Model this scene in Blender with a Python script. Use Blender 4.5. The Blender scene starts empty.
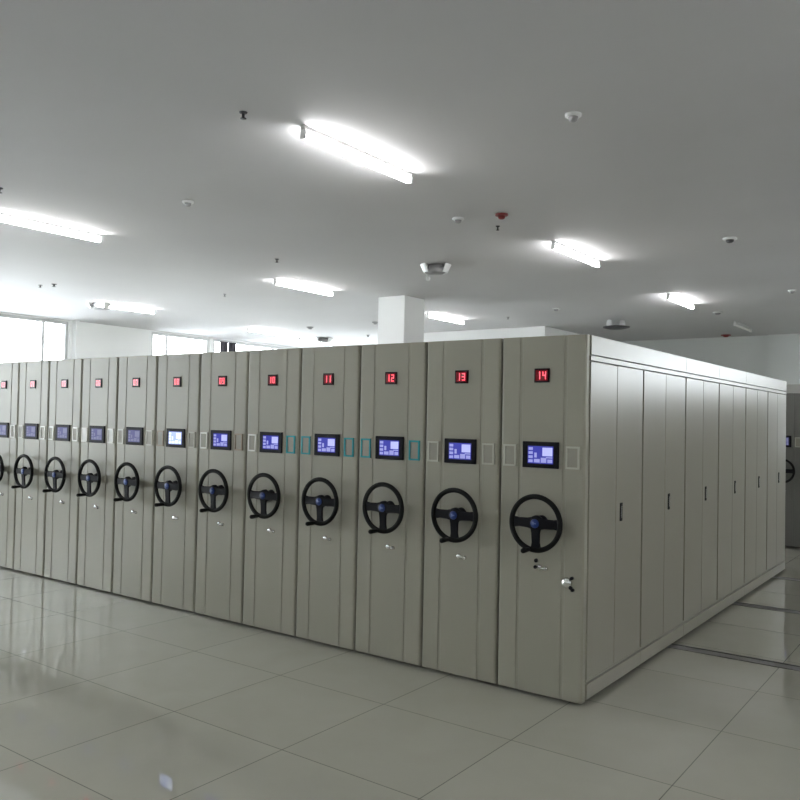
import bpy, bmesh, math, random
from mathutils import Vector, Matrix

# ------------------------------------------------------------------ camera, world, exposure
S = bpy.context.scene
C = S.collection
PI = math.pi

cam_data = bpy.data.cameras.new('camera')
cam_data.sensor_width = 36.0
cam_data.lens = 811.0 / 800.0 * 36.0
cam_data.clip_start = 0.05
cam = bpy.data.objects.new('camera', cam_data)
C.objects.link(cam)
RIGHT = Vector((0.80718911, 0.58995513, 0.01996695))
UP = -Vector((0.00218356, 0.03084109, -0.99952192))
BACK = -Vector((-0.59028888, 0.80684681, 0.02360639))
cam.matrix_world = Matrix(((RIGHT.x, UP.x, BACK.x, 2.02141719),
                           (RIGHT.y, UP.y, BACK.y, -4.73812643),
                           (RIGHT.z, UP.z, BACK.z, 1.74847378),
                           (0, 0, 0, 1)))
S.camera = cam

S.view_settings.view_transform = 'Standard'
S.view_settings.look = 'None'
S.view_settings.exposure = 1.0
S.view_settings.gamma = 1.0
S.view_settings.use_curve_mapping = False
S.cycles.max_bounces = 10
S.cycles.diffuse_bounces = 6
S.cycles.glossy_bounces = 5
S.cycles.transparent_max_bounces = 8
S.cycles.sample_clamp_indirect = 6.0
S.cycles.use_denoising = True

TUBE_POWER = 29.0
SKY_POWER = 7.5

w = bpy.data.worlds.new('world')
S.world = w
w.use_nodes = True
bg = w.node_tree.nodes['Background']
bg.inputs['Color'].default_value = (0.91, 0.94, 1.0, 1)
bg.inputs['Strength'].default_value = SKY_POWER

H = 3.84                       # ceiling height
X0, X1, Y0, Y1 = -14.9, 8.6, -10.4, 15.2

# ------------------------------------------------------------------ materials
def mat(name, col, rough=0.5, metal=0.0, spec=0.5, emit=None, estr=0.0, var=0.0, vscale=3.0, bump=0.0, bscale=200.0, rvar=0.0):
    m = bpy.data.materials.new(name)
    m.use_nodes = True
    nt = m.node_tree
    b = nt.nodes['Principled BSDF']
    b.inputs['Base Color'].default_value = (*col, 1)
    b.inputs['Roughness'].default_value = rough
    b.inputs['Metallic'].default_value = metal
    b.inputs['Specular IOR Level'].default_value = spec
    if emit:
        b.inputs['Emission Color'].default_value = (*emit, 1)
        b.inputs['Emission Strength'].default_value = estr
    tc = nt.nodes.new('ShaderNodeTexCoord')
    if var > 0:
        n = nt.nodes.new('ShaderNodeTexNoise')
        n.inputs['Scale'].default_value = vscale
        n.inputs['Detail'].default_value = 5
        nt.links.new(tc.outputs['Object'], n.inputs['Vector'])
        r = nt.nodes.new('ShaderNodeValToRGB')
        r.color_ramp.elements[0].position = 0.3
        r.color_ramp.elements[1].position = 0.7
        r.color_ramp.elements[0].color = (*[c * (1 - var) for c in col], 1)
        r.color_ramp.elements[1].color = (*[min(1, c * (1 + var)) for c in col], 1)
        nt.links.new(n.outputs['Fac'], r.inputs['Fac'])
        nt.links.new(r.outputs['Color'], b.inputs['Base Color'])
    if rvar > 0:
        n3 = nt.nodes.new('ShaderNodeTexNoise')
        n3.inputs['Scale'].default_value = 1.3
        n3.inputs['Detail'].default_value = 3
        nt.links.new(tc.outputs['Object'], n3.inputs['Vector'])
        mr = nt.nodes.new('ShaderNodeMapRange')
        mr.inputs['To Min'].default_value = rough - rvar
        mr.inputs['To Max'].default_value = rough + rvar
        nt.links.new(n3.outputs['Fac'], mr.inputs['Value'])
        nt.links.new(mr.outputs['Result'], b.inputs['Roughness'])
    if bump > 0:
        n2 = nt.nodes.new('ShaderNodeTexNoise')
        n2.inputs['Scale'].default_value = bscale
        nt.links.new(tc.outputs['Object'], n2.inputs['Vector'])
        bp = nt.nodes.new('ShaderNodeBump')
        bp.inputs['Strength'].default_value = bump
        bp.inputs['Distance'].default_value = 0.002
        nt.links.new(n2.outputs['Fac'], bp.inputs['Height'])
        nt.links.new(bp.outputs['Normal'], b.inputs['Normal'])
    return m

M = {}
M['paint'] = mat('beige_powder_coat', (0.335, 0.325, 0.265), 0.40, spec=0.5, var=0.02, vscale=1.5, bump=0.05, bscale=260)
M['door_paint'] = mat('beige_gloss_enamel', (0.30, 0.29, 0.24), 0.30, spec=0.4, var=0.01, vscale=1.2)
M['front_grey'] = mat('dark_front_grey', (0.17, 0.17, 0.16), 0.45, var=0.02, vscale=1.5)  # far fronts only: darker and greyer than the beige panels
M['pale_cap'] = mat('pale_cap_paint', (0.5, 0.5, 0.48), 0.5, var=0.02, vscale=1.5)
M['black'] = mat('black_plastic', (0.010, 0.010, 0.013), 0.5, spec=0.12, bump=0.05)
M['rubber'] = mat('black_rubber', (0.008, 0.008, 0.008), 0.6, spec=0.15, bump=0.1)
M['dark'] = mat('dark_chassis_steel', (0.02, 0.02, 0.02), 0.7, bump=0.1)
M['chrome'] = mat('chrome', (0.75, 0.75, 0.75), 0.18, metal=1.0, bump=0.01)
M['steel'] = mat('brushed_rail_steel', (0.22, 0.22, 0.22), 0.4, metal=0.6, var=0.1, vscale=8)
M['white_wall'] = mat('white_wall_paint', (0.86, 0.87, 0.87), 0.8, var=0.02, vscale=0.6, bump=0.05, bscale=90)
M['grey_wall'] = mat('cool_wall_paint', (0.76, 0.79, 0.79), 0.8, var=0.02, vscale=0.6, bump=0.05, bscale=90)
M['ceiling'] = mat('ceiling_paint', (0.60, 0.595, 0.61), 0.8, spec=0.2, var=0.03, vscale=0.5, bump=0.05, bscale=60)
M['white'] = mat('white_plastic', (0.75, 0.76, 0.76), 0.4, bump=0.02)
M['batten'] = mat('white_lamp_batten', (0.6, 0.6, 0.6), 0.5, bump=0.02)
M['grey'] = mat('grey_plastic', (0.33, 0.33, 0.34), 0.5, bump=0.02)
M['darkgrey'] = mat('dark_grey_plastic', (0.05, 0.05, 0.055), 0.5, bump=0.02)
M['red'] = mat('red_alarm_plastic', (0.22, 0.015, 0.015), 0.4, bump=0.02)
M['tube'] = mat('lit_tube', (0.9, 0.9, 0.9), 0.5, emit=(0.98, 0.98, 0.97), estr=TUBE_POWER)
M['tube_off'] = mat('unlit_tube', (0.8, 0.8, 0.76), 0.3, bump=0.01)
M['blue'] = mat('blue_emblem', (0.008, 0.035, 0.20), 0.4, var=0.1, vscale=60)
M['emblem_mark'] = mat('pale_emblem_mark', (0.13, 0.19, 0.42), 0.4, bump=0.01)
M['teal'] = mat('teal_plastic', (0.02, 0.33, 0.38), 0.4, var=0.05, vscale=40)
M['clear'] = mat('silvery_plastic', (0.55, 0.55, 0.48), 0.25, bump=0.01)
M['tan'] = mat('tan_plastic', (0.33, 0.27, 0.2), 0.35, bump=0.01)
M['white_frame'] = mat('white_frame_plastic', (0.8, 0.8, 0.76), 0.3, bump=0.01)
M['card'] = mat('label_card', (0.33, 0.32, 0.27), 0.5, var=0.02, vscale=30)
M['white_card'] = mat('white_label_card', (0.8, 0.8, 0.78), 0.5, var=0.02, vscale=30)
M['screen_back'] = mat('blue_screen', (0.01, 0.01, 0.08), 0.15, emit=(0.07, 0.08, 0.60), estr=0.30)
M['screen_tile'] = mat('pale_screen_tile', (0.1, 0.1, 0.2), 0.15, emit=(0.40, 0.42, 0.90), estr=0.36)
M['screen_white'] = mat('white_screen_panel', (0.1, 0.1, 0.2), 0.15, emit=(0.50, 0.53, 0.98), estr=0.48)
M['screen_back_bright'] = mat('bright_blue_screen', (0.01, 0.01, 0.08), 0.15, emit=(0.3, 0.4, 0.95), estr=0.6)
M['screen_tile_bright'] = mat('bright_screen_tile', (0.1, 0.1, 0.2), 0.15, emit=(0.7, 0.82, 1.0), estr=0.6)
M['screen_back_dim'] = mat('dim_blue_screen', (0.02, 0.02, 0.06), 0.5, spec=0.2, emit=(0.10, 0.10, 0.25), estr=0.45)
M['screen_tile_dim'] = mat('dim_screen_tile', (0.06, 0.06, 0.10), 0.5, spec=0.2, emit=(0.26, 0.27, 0.46), estr=0.3)
M['led_back'] = mat('dark_red_led_window', (0.03, 0.0, 0.0), 0.25, emit=(0.25, 0.0, 0.01), estr=0.2)
M['led'] = mat('red_led_digit', (0.3, 0.0, 0.0), 0.3, emit=(1.0, 0.10, 0.14), estr=1.1)
M['curtain'] = mat('dark_grey_cloth', (0.09, 0.085, 0.10), 0.9, var=0.1, vscale=20, bump=0.2, bscale=300)
M['alu'] = mat('white_window_frame', (0.62, 0.63, 0.64), 0.4, bump=0.02)

def glass_mat():
    m = bpy.data.materials.new('window_glass')
    m.use_nodes = True
    nt = m.node_tree
    nt.nodes.clear()
    o = nt.nodes.new('ShaderNodeOutputMaterial')
    t = nt.nodes.new('ShaderNodeBsdfTransparent')
    t.inputs['Color'].default_value = (0.96, 0.98, 0.97, 1)
    g = nt.nodes.new('ShaderNodeBsdfGlossy')
    g.inputs['Roughness'].default_value = 0.03
    f = nt.nodes.new('ShaderNodeFresnel')
    f.inputs['IOR'].default_value = 1.4
    x = nt.nodes.new('ShaderNodeMixShader')
    nt.links.new(f.outputs[0], x.inputs[0])
    nt.links.new(t.outputs[0], x.inputs[1])
    nt.links.new(g.outputs[0], x.inputs[2])
    nt.links.new(x.outputs[0], o.inputs[0])
    return m
M['glass'] = glass_mat()

def floor_mat():
    m = bpy.data.materials.new('polished_floor_tiles')
    m.use_nodes = True
    nt = m.node_tree
    b = nt.nodes['Principled BSDF']
    tc = nt.nodes.new('ShaderNodeTexCoord')
    mp = nt.nodes.new('ShaderNodeMapping')
    mp.inputs['Location'].default_value = (1.87, 0.73, 0)
    nt.links.new(tc.outputs['Object'], mp.inputs['Vector'])
    br = nt.nodes.new('ShaderNodeTexBrick')
    br.offset = 0.0
    br.squash = 1.0
    br.inputs['Scale'].default_value = 1.0
    br.inputs['Brick Width'].default_value = 0.88
    br.inputs['Row Height'].default_value = 0.88
    br.inputs['Mortar Size'].default_value = 0.0028
    br.inputs['Mortar Smooth'].default_value = 0.1
    br.inputs['Color1'].default_value = (0.39, 0.385, 0.33, 1)
    br.inputs['Color2'].default_value = (0.41, 0.405, 0.35, 1)
    br.inputs['Mortar'].default_value = (0.17, 0.17, 0.15, 1)
    nt.links.new(mp.outputs['Vector'], br.inputs['Vector'])
    n = nt.nodes.new('ShaderNodeTexNoise')
    n.inputs['Scale'].default_value = 2.5
    n.inputs['Detail'].default_value = 6
    n.inputs['Distortion'].default_value = 0.6
    nt.links.new(tc.outputs['Object'], n.inputs['Vector'])
    mx = nt.nodes.new('ShaderNodeMixRGB')
    mx.blend_type = 'SOFT_LIGHT'
    mx.inputs['Fac'].default_value = 0.12
    nt.links.new(br.outputs['Color'], mx.inputs['Color1'])
    nt.links.new(n.outputs['Fac'], mx.inputs['Color2'])
    nt.links.new(mx.outputs['Color'], b.inputs['Base Color'])
    b.inputs['Roughness'].default_value = 0.03
    b.inputs['IOR'].default_value = 1.75
    return m
M['floor'] = floor_mat()

# ------------------------------------------------------------------ mesh helpers
def new(): return bmesh.new()

def bx(bm, x0, x1, y0, y1, z0, z1, mi=0, bev=0.0, seg=1):
    vs = [bm.verts.new(p) for p in ((x0, y0, z0), (x1, y0, z0), (x1, y1, z0), (x0, y1, z0),
                                    (x0, y0, z1), (x1, y0, z1), (x1, y1, z1), (x0, y1, z1))]
    fs = [bm.faces.new([vs[i] for i in q]) for q in ((0, 3, 2, 1), (4, 5, 6, 7), (0, 1, 5, 4), (1, 2, 6, 5), (2, 3, 7, 6), (3, 0, 4, 7))]
    for f in fs: f.material_index = mi
    if bev > 0:
        es = list({e for f in fs for e in f.edges})
        r = bmesh.ops.bevel(bm, geom=es, offset=bev, segments=seg, affect='EDGES', profile=0.5)
        for f in r['faces']: f.material_index = mi
    return bm

def frame_basis(axis):
    a = Vector(axis).normalized()
    t = Vector((0, 0, 1)) if abs(a.z) < 0.9 else Vector((1, 0, 0))
    u = a.cross(t).normalized()
    return a, u, a.cross(u).normalized()

def lathe(bm, origin, axis, prof, n=24, mi=0):
    """prof: list of (distance along axis, radius)."""
    a, u, v = frame_basis(axis)
    o = Vector(origin)
    rings = []
    for d, r in prof:
        if r < 1e-6:
            rings.append([bm.verts.new(o + a * d)])
        else:
            rings.append([bm.verts.new(o + a * d + (u * math.cos(2 * PI * i / n) + v * math.sin(2 * PI * i / n)) * r) for i in range(n)])
    for p, q in zip(rings, rings[1:]):
        for i in range(n):
            j = (i + 1) % n
            if len(p) == 1 and len(q) == 1: continue
            if len(p) == 1: f = bm.faces.new((p[0], q[j], q[i]))
            elif len(q) == 1: f = bm.faces.new((p[i], p[j], q[0]))
            else: f = bm.faces.new((p[i], p[j], q[j], q[i]))
            f.material_index = mi
            f.smooth = True
    return bm

def torus(bm, c, axis, R, r, n=48, m=12):
    a, u, v = frame_basis(axis)
    c = Vector(c)
    g = []
    for i in range(n):
        t = 2 * PI * i / n
        d = u * math.cos(t) + v * math.sin(t)
        g.append([bm.verts.new(c + d * (R + r * math.cos(2 * PI * k / m)) + a * (r * math.sin(2 * PI * k / m))) for k in range(m)])
    for i in range(n):
        for k in range(m):
            f = bm.faces.new((g[i][k], g[(i + 1) % n][k], g[(i + 1) % n][(k + 1) % m], g[i][(k + 1) % m]))
            f.smooth = True
    return bm

def extrude_z(bm, pts, z0, z1, mi=0):
    lo = [bm.verts.new((x, y, z0)) for x, y in pts]
    hi = [bm.verts.new((x, y, z1)) for x, y in pts]
    n = len(pts)
    bm.faces.new(lo[::-1]).material_index = mi
    bm.faces.new(hi).material_index = mi
    for i in range(n):
        bm.faces.new((lo[i], lo[(i + 1) % n], hi[(i + 1) % n], hi[i])).material_index = mi
    return bm

def link(name, bm, mats, parent=None):
    bmesh.ops.recalc_face_normals(bm, faces=bm.faces[:])
    me = bpy.data.meshes.new(name)
    bm.to_mesh(me)
    bm.free()
    if not isinstance(mats, (list, tuple)): mats = [mats]
    for m in mats: me.materials.append(m)
    o = bpy.data.objects.new(name, me)
    C.objects.link(o)
    if parent: o.parent = parent
    return o

def tag(o, label, cat, group=None):
    o['label'] = label
    o['category'] = cat
    if group: o['group'] = group
    return o

def root(name, loc, label, cat, group=None):
    o = bpy.data.objects.new(name, None)
    o.empty_display_size = 0.1
    C.objects.link(o)
    o.location = loc
    return tag(o, label, cat, group)

def structure(name, bm, m, parent=None):
    o = link(name, bm, m, parent)
    if not parent: o['kind'] = 'structure'
    return o

def copy_tree(o, parent=None):
    c = o.copy()
    C.objects.link(c)
    if parent: c.parent = parent
    for ch in list(o.children): copy_tree(ch, c)
    return c

# ------------------------------------------------------------------ the room
T = 0.24
structure('floor', bx(new(), X0 - T, X1 + T, Y0 - T, Y1 + T, -0.2, 0), M['floor'])
structure('ceiling', bx(new(), X0 - T, X1 + T, Y0 - T, Y1 + T, H, H + 0.2), M['ceiling'])

SILL, HEAD = 0.9, 3.81
def wall_with_openings(axis, pos0, pos1, a0, a1, holes, SILL=0.9):
    """holes: list of (start, end) along the wall."""
    bm = new()
    def seg(s, e, z0, z1):
        if axis == 'x': bx(bm, pos0, pos1, s, e, z0, z1)
        else: bx(bm, s, e, pos0, pos1, z0, z1)
    cur = a0
    for s, e in holes:
        seg(cur, s, 0, H)
        seg(s, e, 0, SILL)
        seg(s, e, HEAD, H)
        cur = e
    seg(cur, a1, 0, H)
    return bm

left_holes = [(-8.6, -3.6), (-1.6, 5.62), (7.86, 9.72), (9.84, 14.9)]
structure('wall_left', wall_with_openings('x', X0 - T, X0, Y0, Y1, left_holes), M['white_wall'])
back_holes = [(3.0, 8.3)]  # opening for the added, unseen back window
structure('wall_back', wall_with_openings('y', Y1, Y1 + T, X0, X1, back_holes, 1.1), M['grey_wall'])
structure('wall_right', bx(new(), X1, X1 + T, Y0, Y1, 0, H), M['white_wall'])
structure('wall_front', bx(new(), X0, X1, Y0 - T, Y0, 0, H), M['white_wall'])

def window(n, axis, pos, s, e, mullions, SILL=0.9):
    bm = new()
    t = 0.07
    def seg(a, b, z0, z1, d=0.035):
        if axis == 'x': bx(bm, pos - d, pos + d, a, b, z0, z1)
        else: bx(bm, a, b, pos - d, pos + d, z0, z1)
    seg(s, e, SILL, SILL + t)
    seg(s, e, HEAD - t, HEAD)
    seg(s, s + t, SILL + t, HEAD - t)
    seg(e - t, e, SILL + t, HEAD - t)
    for q in mullions: seg(q - 0.03, q + 0.03, SILL + t, HEAD - t)
    o = structure('window_%d' % n, bm, M['alu'])
    g = new()
    if axis == 'x': bx(g, pos - 0.004, pos + 0.004, s + t, e - t, SILL + t, HEAD - t)
    else: bx(g, s + t, e - t, pos - 0.004, pos + 0.004, SILL + t, HEAD - t)
    link('window_pane', g, M['glass'], o)
    return o

window(1, 'x', X0 - 0.06, -1.6, 5.62, [0.3, 2.6, 5.03])
window(2, 'x', X0 - 0.06, 7.86, 9.72, [8.34])
window(3, 'x', X0 - 0.06, 9.84, 14.9, [12.12])
window(4, 'x', X0 - 0.06, -8.6, -3.6, [-6.1])
window(5, 'y', Y1 + 0.06, 3.0, 8.3, [4.3, 5.6, 6.9], 1.1)  # added unseen window, sized to brighten the reflection on the end unit's side

# enclosed core that juts into the hall at the back, and a shallow pilaster on the back wall
structure('wall_core', bx(new(), -9.7, -5.86, 11.33, Y1 - 0.001, 0, H), M['white_wall'])
structure('trim_1', bx(new(), -2.13, -1.50, Y1 - 0.10, Y1, 0, H), M['grey_wall'])
structure('trim_2', bx(new(), X0, X0 + 0.16, 5.70, 5.78, 0, H), M['white_wall'])

tag(link('column', bx(new(), -6.55, -5.98, 6.28, 6.87, 0, H, bev=0.008), M['white_wall']),
    'white square concrete column rising behind the long row of shelving units', 'column')

# ------------------------------------------------------------------ floor rails
def rail(y, label):
    bm = new()
    bx(bm, -7.6, 4.6, y - 0.085, y + 0.012, 0.0005, 0.005, 0)
    bx(bm, -7.6, 4.6, y + 0.012, y + 0.034, 0.0005, 0.003, 1)
    bx(bm, -7.6, 4.6, y + 0.034, y + 0.046, 0.0005, 0.006, 0)
    o = link('floor_rail', bm, [M['steel'], M['rubber']])
    tag(o, label, 'floor rail', 'guide rails in the floor')
rail(1.78, 'steel guide rail with black slot across the tiles, nearest the viewer')
rail(3.73, 'middle of the three steel guide rails leaving the side of the end unit')
rail(5.50, 'farthest steel guide rail, at the far corner of the end unit side')

# ------------------------------------------------------------------ shelving units
PITCH, UW, UH, UD = 0.605, 0.592, 2.30, 6.04

def panel_profile(w, t=0.055):
    pts = []
    def arc(cx, cy, r, a0, a1, n=6):
        for i in range(n + 1):
            a = a0 + (a1 - a0) * i / n
            pts.append((cx + r * math.cos(a), cy + r * math.sin(a)))
    pts.append((0, t))
    arc(0.018, 0.018, 0.018, PI, 1.5 * PI)
    for gx in (0.132, 0.443):
        d = 0.0045
        pts.extend([(gx, 0), (gx + 0.004, d), (gx + 0.022, d), (gx + 0.026, 0)])
    arc(w - 0.017, 0.017, 0.017, -0.5 * PI, 0)
    pts.append((w, t))
    return pts

SEG = {'0': 'abcdef', '1': 'bc', '2': 'abged', '3': 'abgcd', '4': 'fgbc', '5': 'afgcd', '6': 'afgedc', '7': 'abc', '8': 'abcdefg', '9': 'abcdfg'}
def digit_mesh(ch, x, cz, y, h=0.050):
    bm = new()
    wd, th = h * 0.5, h * 0.13
    L, R_, B, T_ = x - wd / 2, x + wd / 2, cz - h / 2, cz + h / 2
    if ch == '1':
        return bx(bm, x + wd * 0.1, x + wd * 0.1 + th, y - 0.0015, y, B, T_)
    for s in SEG[ch]:
        if s == 'a': q = (L, R_, T_ - th, T_)
        if s == 'd': q = (L, R_, B, B + th)
        if s == 'g': q = (L, R_, cz - th / 2, cz + th / 2)
        if s == 'f': q = (L, L + th, cz - th / 2, T_)
        if s == 'e': q = (L, L + th, B, cz + th / 2)
        if s == 'b': q = (R_ - th, R_, cz - th / 2, T_)
        if s == 'c': q = (R_ - th, R_, B, cz + th / 2)
        bx(bm, q[0], q[1], y - 0.0015, y, q[2], q[3])
    return bm

def display_mesh(cx, cz, y, style):
    w, h = 0.178, 0.112
    bm = new()
    bx(bm, cx - w / 2, cx + w / 2, y - 0.001, y, cz - h / 2, cz + h / 2, 0)
    def tile(u0, u1, v0, v1, mi):
        bx(bm, cx - w / 2 + w * u0, cx - w / 2 + w * u1, y - 0.0018, y - 0.001, cz - h / 2 + h * v0, cz - h / 2 + h * v1, mi)
    for r in range(4):
        tile(0.03, 0.2, 0.06 + r * 0.235, 0.06 + r * 0.235 + 0.16, 1)
    tile(0.25, 0.48, 0.06, 0.26, 1)
    tile(0.26, 0.36, 0.34, 0.62, 1)
    tile(0.52, 0.74, 0.06, 0.34, 1)
    tile(0.78, 0.97, 0.06, 0.26, 1)
    tile(0.58, 0.97, 0.44, 0.92, 2)
    tile(0.72, 0.97, 0.32, 0.39, 1)
    if style == 'bright': ms = [M['screen_back_bright'], M['screen_tile_bright'], M['screen_tile_bright']]
    elif style == 'dim': ms = [M['screen_back_dim'], M['screen_tile_dim'], M['screen_tile_dim']]
    else: ms = [M['screen_back'], M['screen_tile'], M['screen_white']]
    return bm, ms

def part_screen(r, style, cx=0.294, cz=1.538):
    s = link('control_screen', bx(new(), cx - 0.127, cx + 0.127, -0.014, 0.0, cz - 0.084, cz + 0.084, bev=0.003), M['black'], r)
    bm, ms = display_mesh(cx + 0.002, cz, -0.014, style)
    link('display', bm, ms, s)

def part_number(r, text, cx=0.294, cz=2.047):
    d = link('number_display', bx(new(), cx - 0.053, cx + 0.053, -0.010, 0.0, cz - 0.045, cz + 0.045, bev=0.002), M['black'], r)
    link('display_window', bx(new(), cx - 0.042, cx + 0.042, -0.0115, -0.010, cz - 0.034, cz + 0.034), M['led_back'], d)
    for i, ch in enumerate(text):
        link('digit', digit_mesh(ch, cx + (i - 0.5) * 0.037, cz, -0.0115), M['led'], d)

def part_wheel(r, tilt=0.0, cx=0.306, cz=1.109):
    yw = -0.088
    R = 0.168
    wl = link('handwheel', torus(new(), (cx, yw, cz), (0, 1, 0), R, 0.0165), M['rubber'], r)
    for a in (180, 0, -90):
        a = math.radians(a)
        dx, dz = math.cos(a), math.sin(a)
        px, pz = -dz, dx
        bm = new()
        st = [(0.02, 0.036, -0.008), (0.06, 0.028, -0.006), (0.12, 0.026, -0.002), (R, 0.034, 0.0)]
        rows = []
        for d, hw, off in st:
            hw *= 1.12
            c = Vector((cx + dx * d, yw + off + 0.004, cz + dz * d))
            rows.append([bm.verts.new(c + Vector((px * s * hw, q, pz * s * hw))) for s, q in ((-1, 0.006), (-0.8, -0.006), (0.8, -0.006), (1, 0.006))])
        for p, q in zip(rows, rows[1:]):
            for i in range(4):
                bm.faces.new((p[i], p[(i + 1) % 4], q[(i + 1) % 4], q[i]))
        bm.faces.new(rows[0]); bm.faces.new(rows[-1])
        link('spoke', bm, M['black'], wl)
    link('hub', lathe(new(), (cx, 0.0, cz), (0, -1, 0), [(0, 0.0), (0, 0.045), (0.02, 0.04), (0.024, 0.024), (0.060, 0.024), (0.066, 0.05), (0.090, 0.048), (0.099, 0.038), (0.100, 0)], 28), M['black'], wl)
    em = lathe(new(), (cx, -0.1001, cz), (0, -1, 0), [(0, 0.0), (0, 0.029), (0.003, 0.027), (0.0045, 0.0)], 24)
    bx(em, cx - 0.011, cx - 0.004, -0.1065, -0.100, cz - 0.010, cz + 0.010, 1)
    bx(em, cx - 0.004, cx + 0.011, -0.1065, -0.100, cz - 0.003, cz + 0.004, 1)
    link('emblem', em, [M['blue'], M['emblem_mark']], wl)
    a = math.radians(-102)
    gx, gz = cx + R * math.cos(a), cz + R * math.sin(a)
    link('grip', lathe(new(), (gx, yw + 0.01, gz), (0, -1, 0), [(0, 0.0), (0, 0.010), (0.025, 0.010), (0.03, 0.013), (0.09, 0.016), (0.108, 0.016), (0.115, 0.012), (0.117, 0)], 16), M['rubber'], wl)

def part_holder(r, cx, m, card, cz=1.528, w=0.092, h=0.142):
    bm = new()
    t = 0.012
    x0, x1, z0, z1 = cx - w / 2, cx + w / 2, cz - h / 2, cz + h / 2
    bx(bm, x0, x1, -0.009, 0.0, z0, z0 + t)
    bx(bm, x0, x1, -0.009, 0.0, z1 - t, z1)
    bx(bm, x0, x0 + t, -0.009, 0.0, z0 + t, z1 - t)
    bx(bm, x1 - t, x1, -0.009, 0.0, z0 + t, z1 - t)
    hld = link('label_holder', bm, m, r)
    link('label_card', bx(new(), x0 + t, x1 - t, -0.003, 0.0, z0 + t, z1 - t), card, hld)

def part_lock(r, cx=0.295, cz=0.822):
    bm = lathe(new(), (cx, 0, cz), (0, -1, 0), [(0, 0.0), (0, 0.017), (0.010, 0.016), (0.013, 0.011), (0.013, 0)], 20)
    lathe(bm, (cx + 0.045, 0, cz - 0.006), (0, -1, 0), [(0, 0.0), (0, 0.014), (0.014, 0.012), (0.016, 0)], 18)
    bx(bm, cx - 0.003, cx + 0.05, -0.022, -0.013, cz - 0.008, cz + 0.002)
    link('lock', bm, M['chrome'], r)

def make_unit(loc, text, style, left, right, label, group, end=False, depth=UD, far=False):
    r = root('shelving_unit', loc, label, 'shelving unit', group)
    bm = extrude_z(new(), panel_profile(UW), 0.018, UH - 0.061 if far else UH)
    link('front_panel', bm, M['front_grey'] if far else M['paint'], r)
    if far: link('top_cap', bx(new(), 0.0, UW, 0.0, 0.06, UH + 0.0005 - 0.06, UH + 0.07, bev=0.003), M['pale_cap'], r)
    y1 = depth - 0.04
    link('body', bx(new(), 0.012, UW - 0.012, 0.056, y1, 0.05, UH - 0.02), M['paint'], r)
    link('back_panel', bx(new(), 0.0, UW, y1, depth, 0.018, UH, bev=0.004), M['paint'], r)
    link('chassis', bx(new(), 0.03, UW - 0.03, 0.03, depth - 0.03, 0.0065, 0.0495), M['dark'], r)
    part_number(r, text)
    part_screen(r, style)
    part_wheel(r)
    frames = {'teal': (M['teal'], M['card']), 'clear': (M['clear'], M['card']), 'tan': (M['tan'], M['card']),
              'white': (M['white_frame'], M['card']), 'full': (M['white_frame'], M['white_card'])}
    part_holder(r, 0.071, *frames[left])
    part_holder(r, 0.513, *frames[right])
    part_lock(r)
    return r

G = 'mobile shelving units in the long row'
# from the near corner away to the left; x of each unit's left edge is -(k+1)*PITCH
units = [
    ('14', 'blue', 'clear', 'clear', 'beige mobile shelving unit at the near corner, its long side of cupboard doors showing'),
    ('13', 'blue', 'clear', 'clear', 'beige mobile shelving unit numbered 13, right beside the corner unit, clear label frames'),
    ('12', 'blue', 'teal', 'teal', 'beige mobile shelving unit with teal label frames both sides, third from the near corner'),
    ('11', 'blue', 'teal', 'teal', 'beige mobile shelving unit with teal label frames both sides, fourth from the near corner'),
    ('10', 'blue', 'white', 'teal', 'beige mobile shelving unit with only its right label frame teal'),
    ('09', 'blue', 'white', 'tan', 'beige mobile shelving unit with white left and tan right label frame'),
    ('08', 'bright', 'tan', 'clear', 'beige mobile shelving unit with the brightest pale screen in the row'),
    ('07', 'dim', 'clear', 'clear', 'beige mobile shelving unit left of the one with the brightest screen, dim screen'),
    ('06', 'dim', 'full', 'full', 'beige mobile shelving unit with two white label cards beside its dim screen'),
    ('05', 'dim', 'white', 'white', 'beige mobile shelving unit, third from the left edge, white label frames'),
    ('04', 'dim', 'clear', 'white', 'beige mobile shelving unit, second from the left edge, dim screen'),
    ('03', 'dim', 'clear', 'white', 'beige mobile shelving unit cut by the left edge of the photo'),
]
made = []
for k, (num, style, lf, rt, label) in enumerate(units):
    made.append(make_unit((-(k + 1) * PITCH - 0.005, 0, 0), num, style, lf, rt, label, G, end=(k == 0)))

# the end unit's long side: fascia, header, doors with pulls, plinth
E = made[0]
sx = UW + 0.010                    # outer face of the side in unit space
body = [c for c in E.children if c.name.startswith('body')][0]
def side(name, y0, y1, z0, z1, x0=UW - 0.012, x1=sx, m=M['door_paint'], parent=E, bev=0.002):
    return link(name, bx(new(), x0, x1, y0, y1, z0, z1, bev=bev), m, parent)
cuts = [0.058, 2.0, 3.0, 4.0, 6.0]
for a, b in zip(cuts, cuts[1:]):
    side('top_fascia', a, b - 0.002, 2.178, UH)
side('side_header', 0.050, 5.998, 2.140, 2.172)
for i in range(6):
    for j in (0, 1):
        y0 = i + j * 0.5 + (0.056 if (i == 0 and j == 0) else 0.004 + 0.012 * (1 - j))
        y1 = i + (j + 1) * 0.5 - 0.003 - 0.012 * j
        d = side('cabinet_door', y0, y1, 0.152, 2.134, x1=sx - 0.001)
        if j == 1:
            yc, zc = i + 0.590, 1.152
            hb = new()
            bx(hb, sx - 0.001, sx + 0.005, yc - 0.022, yc + 0.022, zc - 0.062, zc + 0.062, 0, bev=0.004)
            bx(hb, sx + 0.005, sx + 0.009, yc - 0.008, yc + 0.008, zc - 0.040, zc + 0.040, 1, bev=0.002)
            h = link('door_handle', hb, [M['black'], M['chrome']], d)
            h['label'] = 'black recessed door pull with chrome bar'
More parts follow.
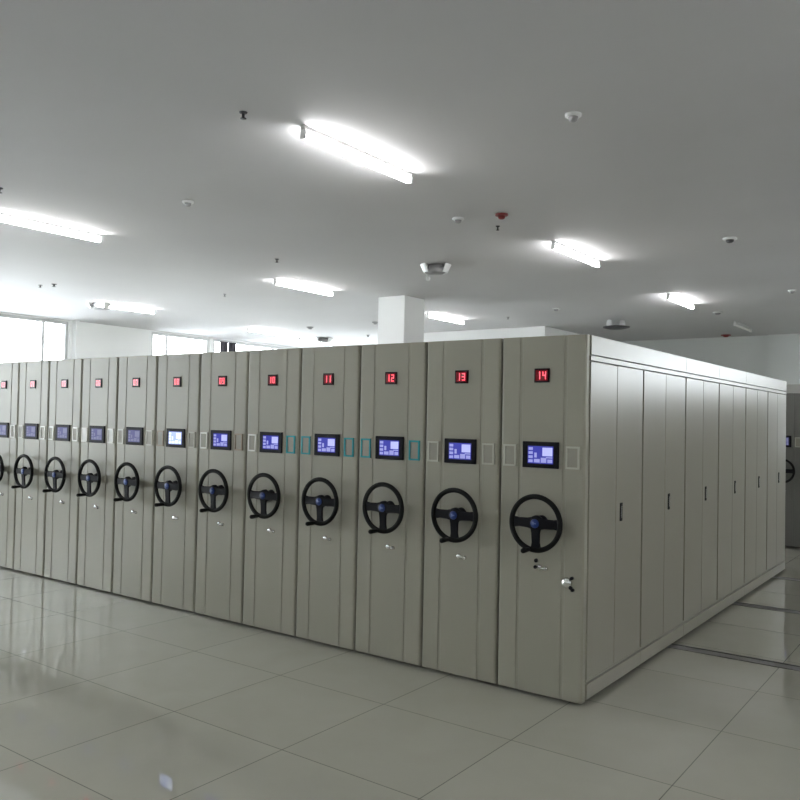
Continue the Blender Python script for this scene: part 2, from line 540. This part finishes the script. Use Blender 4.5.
for i in range(1, 6):
    side('door_frame', i - 0.010, i + 0.002, 0.152, 2.134, x1=sx - 0.006, bev=0)
side('side_sill', 0.056, 5.998, 0.134, 0.150, x1=sx - 0.004)
for a, b in ((0.056, 1.0), (1.0, 2.0), (2.0, 4.0), (4.0, 5.998)):
    side('plinth', a, b - 0.003, 0.032, 0.126, x1=sx + 0.002)
# round chrome latch and the little black push button on its front
lb = lathe(new(), (0.486, 0, 0.748), (0, -1, 0), [(0, 0.0), (0, 0.034), (0.012, 0.032), (0.020, 0.026), (0.022, 0)], 24)
lt = link('latch', lb, M['chrome'], E)
lk = new()
for dx, dz in ((0.034, 0.032), (0.040, -0.040), (0.028, -0.028)):
    lathe(lk, (0.486 + dx, 0, 0.748 + dz), (0, -1, 0), [(0, 0.0), (0, 0.011), (0.018, 0.010), (0.018, 0)], 12)
link('latch_screw', lk, M['black'], lt)
lk = new()
lathe(lk, (0.273, 0, 0.862), (0, -1, 0), [(0, 0.0), (0, 0.013), (0.012, 0.012), (0.014, 0)], 16)
lathe(lk, (0.273, -0.0135, 0.822), (0, -1, 0), [(0, 0.0), (0, 0.012), (0.008, 0.011), (0.010, 0)], 16)
link('key_button', lk, M['black'], E)

# the block across the aisle at the back right
far = [
    ('02', 'dim', 'grey shelving unit of the far block, half hidden by the end of the long row'),
    ('01', 'dim', 'shelving unit of the far block at the very right edge of the photo'),
]
for q, word in enumerate(('first', 'second', 'third', 'fourth', 'fifth')):  # unseen units added past an open gap to shape the side doors' reflections
    far.append(('%02d' % (q + 3), 'dim', word + ' added unseen shelving unit of the far block beyond the right edge of the photo'))
FX = -0.765
for k, (num, style, label) in enumerate(far):
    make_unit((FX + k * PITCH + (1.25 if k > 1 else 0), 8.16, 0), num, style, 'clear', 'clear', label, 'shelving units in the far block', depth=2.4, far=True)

# ------------------------------------------------------------------ tube lamps on the ceiling
def make_lamp(loc, lit, label, group, L=1.34):
    r = root('tube_lamp', loc, label, 'ceiling lamp', group)
    link('batten', bx(new(), -0.022, 0.022, 0, L, -0.028, -0.0005, bev=0.003), M['batten'], r)
    tb = lathe(new(), (0, 0.03, -0.070), (0, 1, 0), [(0, 0), (0, 0.016), (0.008, 0.023), (L - 0.07, 0.023), (L - 0.058, 0.014), (L - 0.055, 0)], 16)
    link('tube', tb, M['tube'] if lit else M['tube_off'], r)
    for y in (0.0, L - 0.025):
        e = new()
        bx(e, -0.024, 0.024, y, y + 0.025, -0.094, -0.0285, bev=0.004)
        link('lamp_holder', e, M['white'], r)
    return r
GL = 'tube lamps on the ceiling'
lamps = [
    ((-1.98, -0.52), True, 'lit tube lamp hanging largest and nearest on the ceiling'),
    ((-2.08, 3.79), True, 'lit tube lamp on the ceiling above the corner shelving unit'),
    ((-2.17, 8.17), True, 'lit tube lamp near the ceiling over the right end of the shelving, beyond the others'),
    ((-6.76, 3.99), True, 'lit tube lamp on the ceiling left of the column'),
    ((-6.88, 8.28), True, 'lit tube lamp on the ceiling just right of the column'),
    ((-6.43, -0.52), True, 'lit tube lamp running off the left edge of the photo'),
    ((-11.5, 4.05), True, 'small lit tube lamp beside a round fixture above the left windows'),
    ((-12.15, 8.50), True, 'small lit tube lamp over the far left units, behind its neighbours'),
    ((-2.15, 12.24), False, 'unlit tube lamp near the back wall at the right'),
    ((-12.75, 10.9), True, 'faint tube lamp edge-on just above the shelving, left of the column'),
]
for (x, y), lit, label in lamps: make_lamp((x, y, H), lit, label, GL)
# unseen lamps added along the same grid to light the side, fronts and floor
for x, y, label in ((2.75, -0.5, 'added unseen lit tube lamp over the floor right of the viewer'), (2.75, 3.9, 'added unseen lit tube lamp over the aisle right of the end unit'),
                    (2.75, 8.3, 'added unseen lit tube lamp over the far block, right of the photo'), (2.75, 12.3, 'added unseen lit tube lamp behind the far block, right of the photo'),
                    (7.4, -4.9, 'added unseen lit tube lamp by the right wall, behind the viewer'), (7.4, -0.5, 'added unseen lit tube lamp by the right wall, beside the viewer'),
                    (7.4, 3.9, 'added unseen lit tube lamp by the right wall, level with the end unit'), (7.4, 8.3, 'added unseen lit tube lamp by the right wall, level with the far block'),
                    (2.75, -4.9, 'added unseen lit tube lamp just above and right of the viewer'), (-2.0, -4.9, 'added unseen lit tube lamp overhead, left of the viewer'),
                    (-6.6, -4.9, 'added unseen lit tube lamp over the open floor left of the photo'), (-11.4, -4.9, 'added unseen lit tube lamp in the far left front corner'),
                    (-11.4, -0.5, 'added unseen lit tube lamp near the left windows, outside the photo')):
    make_lamp((x, y, H), True, label, GL)

# ------------------------------------------------------------------ small ceiling devices
def detector(x, y, rad, m, label, cat='smoke detector', name='smoke_detector', core='grey'):
    r = root(name, (x, y, H), label, cat)
    link('base', lathe(new(), (0, 0, -0.0005), (0, 0, -1), [(0, 0), (0, rad), (0.016, rad), (0.022, rad * 0.86), (0.022, 0)], 24), m, r)
    link('sensor', lathe(new(), (0, 0, -0.023), (0, 0, -1), [(0, 0), (0, rad * 0.62), (0.022, rad * 0.5), (0.03, rad * 0.3), (0.03, 0)], 20), M[core] if core else m, r)
    return r
detector(-0.28, 0.33, 0.055, M['white'], 'white smoke detector with grey centre on the ceiling, nearest the top right')
detector(-4.34, 0.38, 0.055, M['white'], 'white smoke detector on the ceiling between the two largest lit lamps')
detector(-2.45, 2.33, 0.060, M['white'], 'white smoke detector just left of the red alarm')
detector(-0.35, 4.67, 0.075, M['white'], 'white smoke detector on the dark ceiling at the upper right', core='darkgrey')
detector(-2.08, 10.73, 0.085, M['white'], 'white smoke detector above the unlit lamp near the back')
detector(-1.99, 2.42, 0.065, M['red'], 'round dark red alarm on the ceiling near the middle', 'alarm', 'fire_alarm', 'red')
detector(-2.95, 14.72, 0.11, M['red'], 'dark red alarm where the ceiling meets the back wall', 'alarm', 'fire_alarm', 'red')
detector(-8.78, 9.06, 0.07, M['grey'], 'grey detector touching the left edge of the column')
detector(-10.75, 9.13, 0.08, M['grey'], 'grey detector over the middle units, left of the column')
detector(-0.46, 8.74, 0.06, M['white'], 'flat pale detector on the ceiling at the right edge')
detector(-4.45, 8.9, 0.07, M['white'], 'flat pale detector on the ceiling above the corner unit, beyond the second lamp')

def sprinkler(x, y, label, m='darkgrey', s=1.0):
    s *= 0.85
    r = root('sprinkler', (x, y, H), label, 'sprinkler')
    link('rose', lathe(new(), (0, 0, -0.0005), (0, 0, -1), [(0, 0), (0, 0.034 * s), (0.008, 0.03 * s), (0.01, 0)], 20), M[m], r)
    link('head', lathe(new(), (0, 0, -0.0106), (0, 0, -1), [(0, 0), (0, 0.012 * s), (0.03, 0.010 * s), (0.032, 0.026 * s), (0.036, 0.026 * s), (0.037, 0)], 18), M[m], r)
sprinkler(-2.15, -0.93, 'dark sprinkler head on the ceiling above left of the largest lamp')
sprinkler(-2.27, 2.84, 'tiny dark sprinkler head just below the red alarm', s=0.8)
sprinkler(-5.65, 2.92, 'dark sprinkler head over the middle lamp left of the column')
sprinkler(-10.35, 2.55, 'black sprinkler head high above the left windows', s=1.5)
sprinkler(-10.66, 2.49, 'pale grey sprinkler head beside the black one above the left windows', 'grey', 1.2)
sprinkler(-8.65, 4.68, 'pale grey sprinkler head on the bright ceiling left of the middle lamp', 'grey', 1.0)
sprinkler(-10.62, 11.13, 'black sprinkler head low beside the column', s=1.6)
sprinkler(-5.84, 9.62, 'grey sprinkler head on the ceiling right of the column lamp', 'grey', 1.1)
sprinkler(-5.5, -0.88, 'dark sprinkler head at the left edge of the photo', s=1.1)

def round_fixture(x, y, label, bowl='grey', rad=0.2):
    r = root('ceiling_fixture', (x, y, H), label, 'ceiling fixture', 'round fixtures on the ceiling')
    link('bowl', lathe(new(), (0, 0, -0.0005), (0, 0, -1), [(0, 0), (0, rad * 0.5), (0.05, rad * 0.62), (0.10, rad * 0.66), (0.12, rad * 0.5), (0.125, 0)], 32), M[bowl], r)
    for base in (33, 213):
        bm = new()
        rows = []
        for k in range(15):
            a = math.radians(base - 50 + 100 * k / 14)
            c, q = math.cos(a), math.sin(a)
            rows.append([bm.verts.new((c * rr, q * rr, z)) for rr, z in ((rad * 1.05, -0.002), (rad * 0.8, -0.11), (rad * 0.72, -0.11), (rad * 0.97, -0.002))])
        for p, q in zip(rows, rows[1:]):
            for i in range(4): bm.faces.new((p[i], p[(i + 1) % 4], q[(i + 1) % 4], q[i]))
        bm.faces.new(rows[0]); bm.faces.new(rows[-1])
        link('bracket', bm, M['white'], r)
    return r
f = round_fixture(-4.06, 4.33, 'round grey ceiling fixture with white brackets, left of the red alarm')
link('pendant_knob', lathe(new(), (-0.08, -0.06, -0.14), (0, 0, -1), [(0, 0), (0, 0.012), (0.03, 0.012), (0.034, 0.028), (0.07, 0.026), (0.08, 0)], 16), M['white'], f)
f = root('ceiling_fixture', (-4.12, 11.0, H), 'flat dark round ceiling fixture under two white brackets above the corner unit', 'ceiling fixture', 'round fixtures on the ceiling')
link('dish', lathe(new(), (0, 0, -0.13), (0, 0, -1), [(0, 0), (0, 0.20), (0.012, 0.27), (0.03, 0.26), (0.055, 0.16), (0.06, 0)], 32), M['darkgrey'], f)
for q in (-0.14, 0.12):
    link('bracket', lathe(new(), (q * 0.81, q * 0.59, -0.0005), (0, 0, -1), [(0, 0), (0, 0.03), (0.03, 0.05), (0.10, 0.06), (0.131, 0.05), (0.131, 0)], 16), M['white'], f)
round_fixture(-11.68, 4.28, 'round ceiling fixture beside the small lamp over the left windows', 'grey', 0.24)
round_fixture(-12.15, 11.2, 'round pale ceiling fixture low above the middle units', 'grey', 0.24)

# ------------------------------------------------------------------ gathered dark cloths at the far left window
def curtain(y, label):
    bm = new()
    n = 26
    pts = []
    for i in range(n + 1):
        t = i / n
        pts.append((0.028 * math.sin(t * PI * 7), 0.25 * t))
    for i in range(n, -1, -1):
        t = i / n
        pts.append((0.028 * math.sin(t * PI * 7) + 0.012, 0.25 * t))
    extrude_z(bm, pts, 0.002, 3.75)
    o = link('curtain', bm, M['curtain'])
    o.location = (X0 + 0.12, y, 0)
    tag(o, label, 'curtain', 'dark cloths at the window')
curtain(9.98, 'left of two dark grey cloth strips hanging at the far window')
curtain(10.27, 'right of two dark grey cloth strips hanging at the far window')
